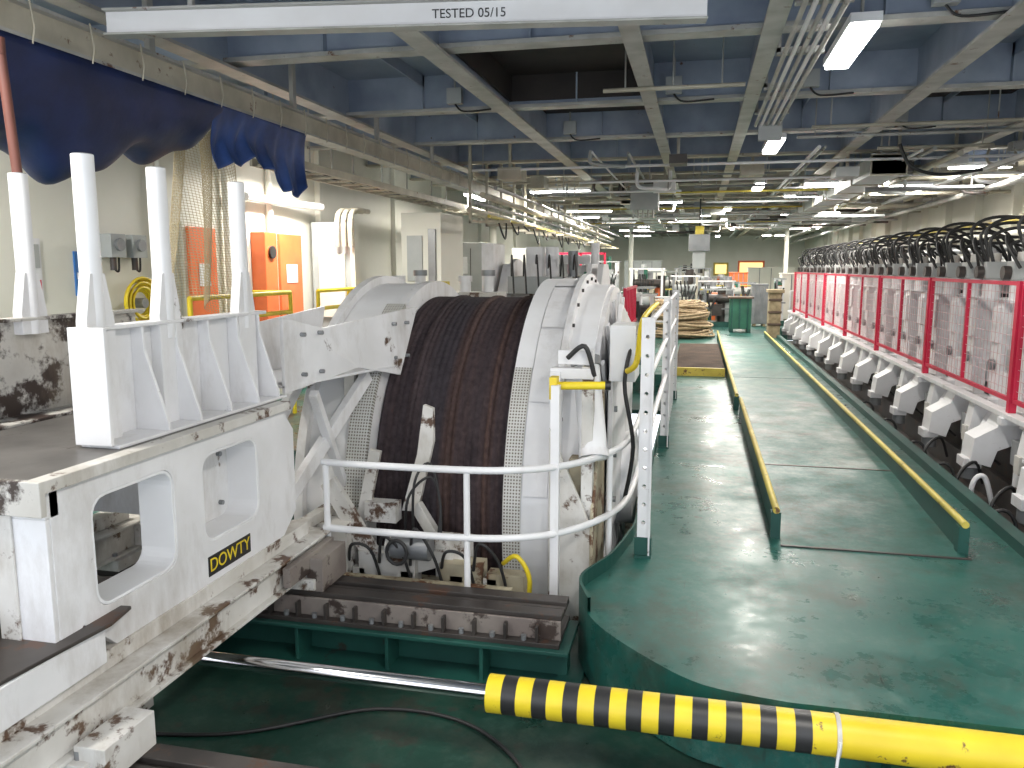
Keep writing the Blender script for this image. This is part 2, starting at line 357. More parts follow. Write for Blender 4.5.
for x,y0,y1 in((2.35,12.5,30),(-1.6,17,32)):
    b.box(x,x+.45,y0,y1,3.02,3.28,GREYB)
    y=y0
    while y<y1: b.box(x-.02,x+.47,y,y+.04,3.0,3.3,BEAMT); b.box(x+.1,x+.12,y,y+.03,3.3,3.78,BEAMF); y+=1.5
b.finish()
b=B('ceiling_switch_boxes')
for x,y in((1.55,6.2),(-.3,8.6),(2.3,10.8),(-1.7,10.8),(3.1,8.6),(-2.6,8.6),(1.0,8.6)):
    b.box(x-.08,x+.08,y-.1,y-.01,3.44,3.6,GREYB); b.tube([(x,y-.05,3.6),(x,y-.05,3.78)],.012,BEAMF,6)
    b.tube(smooth_path([(x,y-.05,3.44),(x+.1,y-.06,3.36),(x+.4,y-.06,3.37)]),.01,RUB,6)
b.finish()
b=B('ceiling_runway_beam')
b.box(-3.74,-3.66,.5,30,2.96,3.12,BEAMT); b.box(-3.79,-3.61,.5,30,3.12,3.14,BEAMF); b.box(-3.79,-3.61,.5,30,2.94,2.96,BEAMF)
for y in range(1,30,2): b.box(-3.72,-3.68,y,y+.06,3.14,3.78,BEAMF)
y=3.0
while y<12:
    b.tube([(-3.60,y,3.15),(-3.58,y,3.0),(-3.6,y,2.92)],.006,BEAMT,5); y+=.45
b.tube([(-3.86,.5,3.2),(-3.86,30,3.2)],.03,BEAMF,8)
b.finish()
b=B('ceiling_cable_tray')
for x in(-4.45,-4.05): b.box(x,x+.025,7.5,34,2.72,2.80,BEAMT)
y=7.6
while y<34: b.box(-4.45,-4.05,y,y+.04,2.73,2.75,BEAMT); y+=.4
for i in range(7):
    x=-4.4+i*.05; b.tube([(x,7.6+.2*j,2.78+.012*math.sin(j*1.3+i)) for j in range(0,130,2)],.014,RUB if i%2 else BEAMF,6)
for y in range(8,34,2): b.cyl((-4.44,y,2.8),(-4.44,y,3.78),.01,BEAMF,6); b.cyl((-4.04,y,2.8),(-4.04,y,3.78),.01,BEAMF,6)
b.finish()
b=B('ceiling_pipe_rack')
for i,(z,r,mt) in enumerate(((2.55,.04,BEAMT),(2.65,.03,STEELG),(2.75,.05,BEAMT),(2.45,.025,YELD),(2.85,.03,STEELG))):
    b.tube([(-3.3+.1*i,11.5,z),(-3.3+.1*i,30,z)],r,mt,8)
for y in range(12,30,1): b.box(-3.45,-2.8,y,y+.05,2.38,2.42,BEAMT); b.box(-3.45,-3.41,y,y+.05,2.38,3.78,BEAMT)
for k in range(14):
    y=12+k*.9; b.tube(smooth_path([(-3.0,y,2.45),(-2.95,y+.3,2.15+.1*(k%3)),(-3.0,y+.6,2.45)]),.014,RUB,6)
b.finish()
b=B('lifting_beam')
p=Vector((-3.4,4.25,3.04));q=Vector((0,4.72,3.04))
b.beam(p,q,.10,.012,BEAMF); 
b.beam(p+Vector((0,0,.065)),q+Vector((0,0,.065)),.02,.13,WHITEC); b.beam(p+Vector((0,0,.135)),q+Vector((0,0,.135)),.10,.012,BEAMF)
for t in(.15,.85):
    c=p.lerp(q,t); b.beam(c+Vector((0,0,.14)),c+Vector((0,0,.74)),.03,.03,BEAMF)
lb=b.finish(.002)
ang=math.atan2(q.y-p.y,q.x-p.x); c=p.lerp(q,.62)
text('TESTED 05/15','tested_lettering',(c.x,c.y-.013,3.105),(math.radians(90),0,ang),.07,BLK,lb)
b=B('ceiling_junction_box'); b.box(-1.25,-.75,15,15.5,2.75,3.2,GREYB); b.box(-1.0,-.9,15.1,15.4,3.2,3.78,BEAMT)
for i in range(5): b.cyl((-1.2+.09*i,15.05,2.6),(-1.2+.09*i,15.05,2.76),.02,BEAMF,8)
b.finish(.005)
b=B('cable_block_hoist'); b.cyl((0,20,2.2),(0,20,3.78),.02,RUB,6); b.box(-.25,.25,19.8,20.2,2.1,2.5,STEELG); b.cyl((-.1,20,2.5),(.1,20,2.5),.2,YELD,16); b.box(-.15,.15,19.85,20.15,1.7,2.1,GREYB); b.finish(.01)
b=B('ceiling_chain_hoist')
z=3.7
while z>1.95:
    b.tube([(3.15+.018*math.cos(a)*(1 if int(z*25)%2 else .3),8.5+.018*math.cos(a)*(0 if int(z*25)%2 else 1),z+.03*math.sin(a)) for a in [k*math.pi/3 for k in range(6)]],.006,STEELG,5,True); z-=.045
b.box(3.1,3.2,8.45,8.55,3.3,3.7,YELD); b.tube(smooth_path([(3.15,8.5,1.98),(3.2,8.5,1.9),(3.15,8.5,1.85),(3.1,8.5,1.88)]),.012,STEELG,6)
b.tube(smooth_path([(3.3,8.5,3.5),(3.35,8.6,2.4),(3.45,8.5,1.9)]),.006,BLUE,5)
b.finish()
b=B('ceiling_cable_festoon')
b.tube(smooth_path([(2.5,11.6,3.3),(2.65,11.6,3.02),(3.0,11.6,2.9),(3.5,11.6,2.95)]),.022,RUB,8)
b.finish()
# ---------------------------------------------------------------- transverse tracks
def track(y,x1,name='track_rail'):
    b=B(name)
    b.box(-3.64,x1,y-.13,y+.13,-.03,-.015,STEELD)
    b.box(-3.64,x1,y-.125,y-.04,-.015,.01,STEELD); b.box(-3.64,x1,y+.04,y+.125,-.015,.01,STEELD)
    b.box(-3.64,x1,y-.015,y+.015,-.015,0,STEELD)
    b.box(-3.64,x1,y-.145,y-.13,-.11,-.012,FLNG)
    b.box(-3.64,x1,y-.19,y+.16,-.135,-.11,STEELD)
    x=-3.5
    while x<x1-.05:
        b.cyl((x,y-.168,-.11),(x,y-.168,-.085),.014,STEELG,8); b.box(x+.06,x+.075,y-.185,y-.145,-.11,-.03,STEELD); x+=.16
    b.box(-3.64,x1+.05,y-.22,y+.16,-.155,-.135,GREENP); b.box(-3.64,x1+.02,y-.05,y+.05,-.35,-.155,GREENP)
    x=-3.5
    while x<x1: b.box(x,x+.02,y-.2,y+.15,-.35,-.155,GREENP); x+=.5
    b.box(-3.64,x1+.1,y-.25,y+.2,-.35,-.335,GREENP)
    return b.finish(.003)
track(3.8,-.6); track(2.18,-.75)
# ---------------------------------------------------------------- trolley
b=B('cable_trolley')
X=-2.06; YN=2.14
def side(X,t):
    outer=[(X,YN,1.0),(X,YN,.42),(X,2.2,.42),(X,2.25,.46),(X,2.42,.30),(X,3.62,.30),(X,3.78,.42),(X,3.78,.86),(X,3.66,1.0)]
    b.plate(outer,[rrect(X,2.32,2.78,.48,.90,.07),rrect(X,2.97,3.42,.50,.90,.08)],(t,0,0),WHITE)
side(X,-.035); side(-3.28,-.03)
for y0,y1,z0,z1 in((2.32,2.78,.48,.90),(2.97,3.42,.50,.90)):
    b.plate(rrect(X-.002,y0-.0,y1+.0,z0-.0,z1+.0,.075),[rrect(X-.002,y0+.012,y1-.012,z0+.012,z1-.012,.065)],(-.16,0,0),WHITEC)
b.box(-2.24,-2.22,2.92,3.48,.4,.97,WHITE)
for dy in(3.06,3.33):
    for dz in(.58,.82): b.cyl((-2.222,dy,dz),(-2.20,dy,dz),.012,STEELG,8)
b.box(-3.31,X,YN-.02,YN+.04,.88,1.0,WHITE)
b.box(-2.24,X-.001,YN-.02,YN,.36,.88,WHITE); b.box(-2.26,-2.24,YN,2.3,.36,.9,WHITE)
b.box(-2.27,-2.19,YN-.03,YN-.02,.36,.9,WHITER); b.box(-3.31,-3.12,YN-.02,YN,.36,.88,WHITE)
b.box(-3.31,X-.035,3.7,3.76,.35,1.0,WHITE)
b.box(-3.31,X+.02,YN-.04,3.72,1.0,1.018,TABLE)
b.box(X-.04,X+.025,YN-.04,3.72,.975,1.019,WHITER)
b.box(-3.31,X+.025,YN-.06,YN-.035,.90,1.019,STAIN)
for xx in(-2.1,-3.25):
    b.box(xx-.10,xx+.14,1.55,4.0,.235,.25,WHITER); b.box(xx-.10,xx+.14,1.55,4.0,.09,.105,WHITER); b.box(xx+.09,xx+.11,1.55,4.0,.105,.235,WHITER)
    b.box(xx-.05,xx+.05,1.7,3.9,.25,.32,WHITER)
b.box(-3.31,-1.98,1.7,1.78,.10,.24,WHITER); b.box(-3.31,-1.98,3.86,3.94,.10,.24,WHITER)
b.prism([(-2.42,1.72,.44),(-2.04,1.76,.44),(-1.99,2.3,.44),(-2.02,2.44,.44),(-2.20,2.42,.44),(-2.42,2.3,.44)],(0,0,.014),STEELD)
b.box(-2.05,-2.02,1.78,2.3,.30,.438,WHITE); b.box(-2.42,-2.04,1.74,1.77,.22,.438,WHITE); b.box(-2.42,-2.40,1.74,2.3,.25,.6,STEELD)
for y in(2.18,3.8):
    for xx in(-2.02,-3.2):
        b.box(xx-.2,xx+.12,y-.16,y+.16,.03,.09,WHITER); b.box(xx-.22,xx+.14,y-.13,y+.13,.01,.03,STEELD)
        for dx in(-.14,0,.07):
            for dy in(-.12,.12): b.cyl((xx+dx,y+dy,.09),(xx+dx,y+dy,.12),.014,STEELG,8)
b.box(-1.95,-1.86,3.66,3.95,.02,.20,FLNG); b.box(-1.96,-1.84,2.05,2.30,.01,.14,WHITER)
b.box(-1.97,-1.93,3.45,3.95,.12,.22,FLNG)
for XX,sg,ya in((-2.28,1,2.56),(-3.02,1,2.2)):
    pm=WHITE if XX>-2.5 else STAIN
    b.box(XX-.012,XX+.0,ya,3.84,1.018,1.475,pm)
    b.box(XX-.03,XX+.06*sg,ya,3.84,1.462,1.478,pm)
    b.box(XX-.0,XX+.16,ya,3.84,1.018,1.032,pm)
    for y in((2.86,3.08,3.32,3.56,3.76) if XX>-2.5 else (3.6,)):
        b.prism([(XX,y,1.03),(XX+.155,y,1.03),(XX+.155,y,1.06),(XX+.06,y,1.36),(XX+.055,y,1.465),(XX,y,1.465)],(0,.016,0),pm)
for XX,yys in((-2.28,(2.64,3.06,3.67)),(-3.02,(3.10,))):
    for y in yys:
        b.prism([(XX+.0,y-.075,1.03 if XX>-2.5 else 1.4),(XX+.0,y+.075,1.03 if XX>-2.5 else 1.4),(XX+.0,y+.075,1.50),(XX+.0,y+.04,1.68),(XX+.0,y-.04,1.68),(XX+.0,y-.075,1.5)],(.05,0,0),WHITE)
        b.cyl((XX+.02,y,1.40),(XX+.02,y,2.12),.040,WHITEC,20)
        b.cyl((XX+.02,y,2.12),(XX+.02,y,2.123),.036,STEELG,20)
b.box(-2.30,-2.14,2.54,2.56,1.03,1.48,WHITE)
tr=b.finish(.004)
text('DOWTY','maker_lettering',(X+.003,3.15,.395),(math.radians(90),0,math.radians(90)),.085,YEL,tr)
bb=B('maker_plate'); bb.box(X,X+.0025,2.98,3.32,.35,.44,BLK); bb.finish(parent=tr)
bb=B('steel_rod'); bb.cyl((-3.0,3.10,2.12),(-3.02,3.08,2.70),.022,REDROD,12); bb.cyl((-3.02,3.08,2.63),(-3.02,3.08,2.70),.026,REDROD,12); bb.finish(parent=tr)
b=B('cable_guide_chute')
b.prism([(-2.14,3.86,1.03),(-2.14,3.86,1.44),(-2.08,4.2,1.36),(-1.87,5.22,1.44),(-1.9,4.95,1.0),(-2.0,4.5,1.10)],(-.02,0,0),WHITE)
b.prism([(-2.62,3.86,1.03),(-2.62,3.86,1.44),(-2.6,4.2,1.36),(-2.5,5.1,1.44),(-2.5,4.95,1.0)],(-.02,0,0),WHITE)
b.prism([(-2.62,3.86,1.06),(-2.14,3.86,1.06),(-1.9,4.93,1.06),(-2.5,4.93,1.06)],(0,0,.015),WHITE)
for y in(4.0,4.15,4.9,5.05): 
    for z in(1.12,1.34): b.cyl((-2.14+(y-3.86)*.2+.0,y,z),(-2.11+(y-3.86)*.2,y,z),.012,STEELG,8)
b.beam((-2.05,4.75,1.02),(-2.2,3.95,.42),.05,.08,WHITE); b.beam((-2.1,4.1,1.0),(-2.15,4.7,.1),.05,.05,WHITE)
b.beam((-2.5,4.75,1.02),(-2.5,3.95,.42),.05,.08,WHITE)
b.beam((-2.15,4.72,-.35),(-2.15,4.72,1.05),.07,.07,WHITER); b.beam((-2.15,4.0,.25),(-2.15,4.7,.25),.06,.06,WHITER)
b.finish(.003,parent=tr)
# ---------------------------------------------------------------- big drum machine
CY,CZ=6.0,.12
b=B('cable_drum_engine')
prof=[(-2.0,1.0)]
x=-1.985
while x<-1.10:
    prof+= [(x,1.352),(x+.008,1.36),(x+.028,1.36),(x+.036,1.352)]; x+=.042
prof+=[(-1.09,1.0)]
b.lathe(prof,CY,CZ,DRUM,n=160)
for xx in(-1.80,-1.52,-1.27):
    b.lathe([(xx,1.345),(xx+.005,1.372),(xx+.03,1.372),(xx+.035,1.345)],CY,CZ,DRUM,n=140)
def ring(x0,x1,ri,ro,mat,a0=0,a1=360,n=96):
    b.lathe([(x0,ri),(x0,ro),(x1,ro),(x1,ri),(x0,ri)],CY,CZ,mat,n=n,a0=a0,a1=a1,smooth=False)
ring(-2.06,-1.99,1.0,1.48,WHITE); ring(-1.10,-1.02,1.0,1.47,WHITE)
ring(-2.40,-2.06,1.38,1.46,WHITEC); ring(-2.46,-2.40,.3,1.52,WHITE)
ring(-1.02,-.80,1.36,1.49,WHITEC); ring(-.82,-.78,.2,1.54,WHITE); ring(-.78,-.62,.9,1.46,WHITEC); ring(-.62,-.59,.2,1.44,WHITE)
for k in range(40):
    a=math.radians(k*9); b.cyl((-.79,CY+1.5*math.cos(a),CZ+1.5*math.sin(a)),(-.765,CY+1.5*math.cos(a),CZ+1.5*math.sin(a)),.012,STEELD,8)
for k in range(24):
    a=math.radians(k*15); b.beam((-.57,CY+.3*math.cos(a),CZ+.3*math.sin(a)),(-.57,CY+1.4*math.cos(a),CZ+1.4*math.sin(a)),.04,.02,WHITE,up=(1,0,0))
b.cyl((-2.7,CY,CZ),(-.45,CY,CZ),.22,STEELG,24)
b.cyl((-.6,CY,CZ),(-.42,CY,CZ),.35,WHITE,24)
ring(-1.10,-.99,1.47,1.50,PERF,a0=140,a1=215); ring(-2.12,-1.985,1.48,1.51,PERF,a0=118,a1=215)
ring(-1.10,-.985,1.47,1.50,WHITEC,a0=60,a1=140)
for a0 in(62,84,106,128,150): ring(-.98,-.83,1.49,1.505,WHITE,a0=a0,a1=a0+21,n=12)
for x in(-2.46,-.72):
    b.box(x-.05,x+.05,4.75,7.3,-1.6,-.9,GRIME); b.prism([(x-.04,5.0,-.95),(x-.04,7.0,-.95),(x-.04,6.3,.2),(x-.04,5.7,.2)],(.08,0,0),WHITE)
dr=b.finish()
b=B('brake_housing')
b.box(-.80,-.74,4.42,4.50,-.35,1.12,WHITE); b.box(-.62,-.555,4.44,4.52,-.35,1.15,WHITER)
b.box(-.80,-.555,4.43,4.51,1.08,1.14,WHITE)
b.prism([(-.80,4.40,-.35),(-.56,4.40,-.35),(-.56,4.40,.25),(-.80,4.40,.8)],(0,.03,0),WHITER)
b.prism([(-.56,4.40,-.35),(-.56,4.40,.3),(-.56,4.9,1.0),(-.56,5.0,-.3)],(.02,0,0),GRIME)
b.box(-.70,-.60,4.5,5.0,-.3,.6,GRIME)
b.cyl((-.555,4.5,.66),(-.63,4.68,1.12),.08,WHITEC,24); b.cyl((-.63,4.68,1.12),(-.64,4.70,1.17),.09,STEELG,20); b.cyl((-.55,4.48,.62),(-.555,4.5,.66),.088,WHITE,20)
b.box(-.76,-.56,4.45,4.53,1.16,1.24,WHITE)
b.prism([(-.5,4.95,.0),(-.5,6.5,.0),(-.5,6.7,1.2),(-.5,5.6,1.45),(-.5,5.0,1.0)],(-.03,0,0),WHITE)
for z in(.2,.5,.8,1.1): b.cyl((-.505,5.1,z),(-.48,5.1,z),.02,STEELG,8)
b.tube(smooth_path([(-.70,4.42,1.2),(-.60,4.40,1.27),(-.55,4.44,1.1)]),.014,RUB,8)
b.box(-.52,-.36,4.95,5.3,1.0,1.35,WHITEC)
b.finish(.004,parent=dr)
b=B('fleeting_knife_assembly')
b.box(-2.0,-1.05,4.30,4.42,-.35,-.15,GRIME); b.box(-2.15,-1.95,4.15,4.6,-.35,.22,WHITER); b.box(-1.9,-1.55,4.2,4.32,-.2,.05,WHITER)
b.prism([(-1.70,4.40,.25),(-1.60,4.40,.25),(-1.50,4.42,.68),(-1.50,4.42,.88),(-1.56,4.42,.90),(-1.60,4.41,.6)],(0,.04,0),WHITER)
b.beam((-1.60,4.38,.30),(-1.40,4.34,.02),.05,.07,WHITER)
b.beam((-2.1,4.25,.45),(-1.75,4.25,-.12),.05,.10,WHITER); b.beam((-1.75,4.3,-.1),(-1.35,4.3,.05),.08,.1,WHITER)
b.beam((-2.0,4.36,-.1),(-1.85,4.38,.62),.05,.07,WHITER)
b.cyl((-1.68,4.2,.1),(-1.45,4.2,.1),.07,STEELG,16); b.cyl((-1.7,4.2,.1),(-1.68,4.2,.1),.09,WHITER,16)
b.box(-1.9,-1.7,4.3,4.4,.2,.32,WHITER); b.box(-1.45,-1.25,4.28,4.4,-.1,.14,WHITER)
for k in range(5):
    x=-1.95+k*.19
    b.tube(smooth_path([(x,4.18,.0),(x+.05,4.12,.12+.06*(k%3)),(x+.15,4.15,.08),(x+.2,4.2,-.15)]),.010,RUB,6)
for k in range(2):
    b.tube(smooth_path([(-1.66+.05*k,4.35,.05),(-1.62+.04*k,4.3,.36+.09*k),(-1.5,4.36,.48+.08*k),(-1.44,4.36,.3),(-1.46+.03*k,4.3,.0)]),.009,RUB,6)
b.tube(smooth_path([(-1.02,4.2,.05),(-.93,4.14,.12),(-.86,4.15,0),(-.88,4.2,-.2)]),.014,YEL,8)
b.tube([(-1.62+.06*math.cos(a),4.1,.10+.07*math.sin(a)) for a in [k*math.pi/8 for k in range(16)]],.012,RUB,6,True)
for x in(-1.9,-1.6,-1.3,-1.1): b.box(x-.04,x+.04,4.2,4.3,-.35,-.05,WHITER)
b.box(-2.0,-.95,4.1,4.14,-.12,-.06,GRIME); b.box(-1.4,-1.15,4.2,4.34,-.1,.02,GRIME); b.box(-1.12,-.9,4.2,4.3,-.3,-.02,GRIME)
b.finish(.004,parent=dr)
# ---------------------------------------------------------------- railings
b=B('guard_railing')
for z in(.635,.26):
    pth=smooth_path([(-2.0,3.98,z),(-1.75,3.97,z),(-1.25,3.98,z),(-.95,4.03,z),(-.70,4.18,z),(-.52,4.45,z),(-.41,4.8,z),(-.38,5.3,z),(-.38,6.0,z)],5)
    b.tube(pth,.020,WHITEC,12)
for x,y,zt in((-1.17,3.99,.64),(-1.98,3.98,.64),(-.47,4.6,.64),(-.38,5.9,.64)):
    b.cyl((x,y,-.35 if y<4.2 else -.0),(x,y,zt),.018,WHITEC,12)
b.box(-.745,-.70,4.15,4.2,-.35,1.08,WHITE)
gr=b.finish()
b=B('perforated_stanchion')
def stan(y,x=-.27):
    b.plate([(x-.035,y,0),(x+.035,y,0),(x+.035,y,1.42),(x-.035,y,1.42)],[[(x+.013*math.cos(a),y,z+.013*math.sin(a)) for a in [k*math.pi/4 for k in range(8)]] for z in [.1+.11*i for i in range(12)]],(0,.05,0),WHITE)
    b.box(x-.05,x+.05,y-.03,y+.08,0,.015,GREENP); b.box(x+.03,x+.04,y-.02,y+.05,0,1.42,WHITE)
    b.box(x-.05,x+.05,y-.01,y+.06,.015,.12,GREENP)
for y in(4.62,7.6,10.5): stan(y)
for z in(1.38,1.05,.7): b.tube([(-.27,4.65,z),(-.27,7.6,z),(-.27,10.5,z)],.02,WHITEC,10)
for k in range(14): b.cyl((-.27,7.65+.2*k,0.0),(-.27,7.65+.2*k,1.38),.008,WHITEC,6)
b.finish()
b=B('yellow_gate_bar')
b.tube([(-.74,4.22,1.07),(-.46,4.26,1.075)],.022,YEL,12); b.cyl((-.47,4.26,1.075),(-.44,4.265,1.075),.026,BLK,12)
b.box(-.76,-.72,4.18,4.26,1.0,1.12,YEL)
b.tube(smooth_path([(-.40,4.85,1.08),(-.34,4.78,1.15),(-.33,5.0,1.36),(-.32,5.6,1.41),(-.31,6.5,1.42)],5),.018,YEL,10)
b.tube(smooth_path([(-.37,5.0,1.3),(-.42,4.9,1.0),(-.36,4.9,.6),(-.42,4.95,.2)]),.013,RUB,8)
b.finish(parent=gr)
# ---------------------------------------------------------------- hydraulic ram
b=B('hydraulic_ram')
yr,zr=3.0,-.045
b.cyl((-2.45,yr,zr),(-.79,yr,zr),.033,CHROME,28)
b.cyl((-2.55,yr,zr),(-2.4,yr,zr),.06,STEELD,20); b.box(-2.6,-2.45,yr-.06,yr+.06,-.35,.25,WHITER)
x=-.79; i=0
while x<.50:
    w=.060 if i%2 else .066; b.cyl((x,yr,zr),(x+w,yr,zr),.077+.0005*(i%2),BLK if i%2 else YEL,32)
    x+=w; i+=1
b.cyl((x,yr,zr),(2.2,yr,zr),.077,YEL,32)
b.cyl((x+.02,yr,zr),(x+.036,yr,zr),.082,WHITER,32)
b.tube(smooth_path([(x+.03,yr-.08,zr+.02),(x+.02,yr-.09,zr-.1),(x+.04,yr-.09,zr-.28)]),.006,WHITEC,6)
b.box(2.0,2.2,yr-.12,yr+.1,-.35,.0,GREENP); b.box(.75,.9,yr-.08,yr+.08,-.35,zr-.07,GREENP)
b.finish()
b=B('floor_hoses')
b.tube(smooth_path([(-3,2.75,-.34),(-2,2.9,-.34),(-1.4,3.25,-.34),(-.9,3.2,-.34),(-.6,2.8,-.34),(-1.2,2.55,-.34),(-2.2,2.6,-.34)],8),.009,RUB,8)
b.tube(smooth_path([(-.9,2.45,-.34),(-.5,2.75,-.34),(.4,2.78,-.34),(1.8,2.6,-.34)],8),.02,RUB,8)
b.finish()
# ---------------------------------------------------------------- walkway
b=B('walkway_ramp')
vs=[(.56,5.0,.003),(1.60,5.0,.003),(1.60,6.9,.06),(.56,6.9,.06),(.56,6.9,.0),(1.60,6.9,.0)]
b.add(vs,[(0,1,2,3),(0,3,4),(1,5,2)],DECKW); b.box(.56,1.60,6.91,12.5,.0,.06,DECKW); b.box(.56,1.60,12.51,20,.0,.062,DECKW)
b.box(.55,1.62,4.99,5.01,0,.008,STEELD); b.box(.56,1.6,6.885,6.915,.05,.063,STEELD)
def kerb(x,y0,y1):
    b.box(x-.012,x+.012,y0,y1,0,.17,GREENP); b.tube([(x,y0-.02,.185),(x,y1,.185)],.022,YELD,12)
    b.box(x-.03,x+.03,y0-.01,y0+.06,0,.17,GREENP)
kerb(.53,5.15,9.6); kerb(.50,9.9,20); kerb(1.60,5.1,20)
b.finish()
b=B('grating_platform')
b.box(-.33,.46,13,17.5,0,.08,SLAT)
y=13.1
while y<17.4: b.box(-.33,.46,y,y+.06,.08,.12,SLAT); y+=.16
b.box(-.33,.46,12.94,13.0,0,.13,YELD); b.finish()
b=B('trim_deck_coaming'); b.box(1.93,2.02,3.15,24,0.0,.07,GREENP); b.tube([(2.12,3,-.2),(2.12,24,-.2)],.04,GREENP,8); b.tube([(2.22,3,-.26),(2.22,24,-.26)],.03,STEELD,8)
b.tube(smooth_path([(2.1,6.6,-.33),(2.1,6.6,.05),(2.18,6.6,.12),(2.25,6.6,-.1)]),.02,WHITEC,8)
for y in(6.0,7.4,8.3,9.5,10.7): b.tube([(2.12+.09*math.cos(a),y+.02*math.sin(a),-.1+.13*math.sin(a)) for a in [k*math.pi/8 for k in range(16)]],.014,RUB,6,True)
for y in(5.4,6.2,7,8): b.tube(smooth_path([(2.08,y,-.3),(2.15,y+.1,0),(2.3,y+.2,.1),(2.4,y+.3,-.1)]),.014,RUB,6)
b.finish()
# ---------------------------------------------------------------- tensioner line + red fence
b=B('tensioner_bed')
b.box(2.60,2.75,4.0,23,.40,.50,WHITE); b.box(2.66,2.70,4.0,23,-.1,.40,STEELD); b.box(2.6,3.9,4,23,-.35,-.1,STEELD); b.box(3.8,4.0,4,23,-.1,.9,WHITER)
b.box(2.40,2.50,4.0,23,.52,.56,WHITE)
FX=2.46; posts=[4.5+2.5*i for i in range(8)]
for y in posts: b.box(2.38,2.7,y-.05,y+.05,.46,.52,WHITE)
bed=b.finish(.004)
b=B('safety_fence')
for i,y in enumerate(posts):
    b.box(FX-.028,FX+.028,y-.028,y+.028,.56,1.6,RED)
for i in range(len(posts)-1):
    y0,y1=posts[i]+.06,posts[i+1]-.06
    for z in(.66,1.58): b.box(FX-.016,FX+.016,y0,y1,z-.016,z+.016,RED)
    for y in(y0,y1,(y0+y1)/2): b.box(FX-.015,FX+.015,y-.015,y+.015,.66,1.58,RED)
    for y in (y0,y1): 
        for z in(.8,1.4): b.cyl((FX,y,z),(FX,y+(.06 if y==y1 else -.06),z),.012,RED,6)
    z=.74
    while z<1.56: b.tube([(FX,y0,z),(FX,y1,z)],.0022,PINKM,4); z+=.085
    y=y0+.085
    while y<y1: b.tube([(FX,y,.66),(FX,y,1.58)],.0022,PINKM,4); y+=.085
b.finish()
def tens(y0):
    b=B('cable_tensioner')
    b.prism([(2.26,y0,.10),(2.42,y0,.06),(2.46,y0,.20),(2.68,y0,.30),(2.68,y0,.52),(2.50,y0,.54),(2.44,y0,.40),(2.28,y0,.30)],(0,.26,0),WHITE)
    b.box(2.22,2.36,y0+.03,y0+.22,.04,.12,WHITE); b.cyl((2.30,y0+.12,-.06),(2.30,y0+.12,.04),.07,STEELG,14)
    b.prism([(2.40,y0+.55,.26),(2.52,y0+.55,.22),(2.68,y0+.55,.36),(2.68,y0+.55,.56),(2.44,y0+.55,.54)],(0,.16,0),WHITE)
    b.box(2.38,2.50,y0+.58,y0+.68,.16,.30,WHITER)
    b.beam((2.36,y0+.2,.26),(2.62,y0+.62,.46),.05,.07,WHITE)
    b.box(2.46,2.66,y0+.8,y0+.98,.16,.36,STEELG); b.cyl((2.5,y0+.89,.0),(2.5,y0+.89,.16),.04,WHITE,12)
    b.box(2.62,2.72,y0-.02,y0+.80,.50,.80,WHITE)
    for dy in(0,.56):
        b.box(2.60,2.95,y0+dy,y0+dy+.22,.62,1.42,WHITEC)
        b.box(2.575,2.60,y0+dy+.03,y0+dy+.19,1.05,1.36,WHITE)
        b.cyl((2.59,y0+dy+.11,.85),(2.56,y0+dy+.11,.85),.05,STEELG,14)
    b.box(2.66,2.95,y0+.22,y0+.56,1.18,1.40,WHITE); b.box(2.64,2.9,y0+.26,y0+.52,.82,1.0,GREYB)
    b.box(2.95,3.6,y0-.02,y0+.04,.45,1.3,WHITE); b.box(2.95,3.6,y0+.76,y0+.82,.45,1.3,WHITE)
    for z in(.78,1.30): 
        b.cyl((3.05,y0+.39,z),(3.35,y0+.39,z),.24,RUB,24); b.cyl((3.03,y0+.39,z),(3.37,y0+.39,z),.12,WHITEC,16)
    for dy in(.11,.67):
        b.cyl((2.75,y0+dy,1.42),(2.75,y0+dy,1.60),.08,WHITE,16); b.box(2.66,2.86,y0+dy-.09,y0+dy+.09,1.60,1.76,GREYB)
        b.cyl((2.60,y0+dy,1.66),(2.68,y0+dy,1.66),.06,STEELD,14); b.cyl((2.76,y0+dy,1.76),(2.76,y0+dy,1.84),.05,WHITER,12)
    b.box(2.95,3.25,y0+.2,y0+.62,1.45,1.75,STEELG)
    for k in range(6):
        yy=y0+.05+.15*k; h=random.uniform(.30,.60)
        b.tube(smooth_path([(2.74+.03*k,yy,1.70),(2.70,yy+.03,1.66+h*.7),(2.95,yy+.05,1.62+h),(3.3,yy+.02,1.62+h*.8),(3.62,yy,1.45)],5),.017,RUB,7)
    for k in range(2):
        b.tube(smooth_path([(2.68,y0+.1+.4*k,1.70),(2.6,y0+.2+.4*k,1.9),(2.66,y0+.4+.4*k,1.98),(2.74,y0+.5+.4*k,1.70)],5),.015,RUB,7)
    for s_ in(0,1):
        b.tube(smooth_path([(2.6,y0+.3+.3*s_,.5),(2.46,y0+.32+.3*s_,.30),(2.5,y0+.4+.3*s_,.12),(2.62,y0+.4,.0)],4),.012,RUB,6)
    return b.finish(.004)
t0=tens(4.7)
for i in range(1,15):
    o=t0.copy(); S.collection.objects.link(o); o.location.y+=1.25*i
b=B('hose_manifold')
b.tube([(3.7,4,1.75),(3.7,23,1.75)],.05,WHITEC,10); b.tube([(3.9,4,1.95),(3.9,23,1.95)],.04,STEELG,10)
for y in range(4,23,2): b.box(3.65,3.95,y,y+.08,-.35,2.02,WHITE)
b.box(3.62,3.68,4,23,1.5,1.6,WHITE)
b.finish(parent=bed)
b=B('service_pipes')
for z,r,mt in((1.9,.05,WHITEC),(2.1,.03,BEAMF),(2.3,.06,CREAM),(2.5,.03,YELD),(1.3,.06,GREYB)):
    b.tube([(5.2,4,z),(5.2,34,z)],r,mt,8)
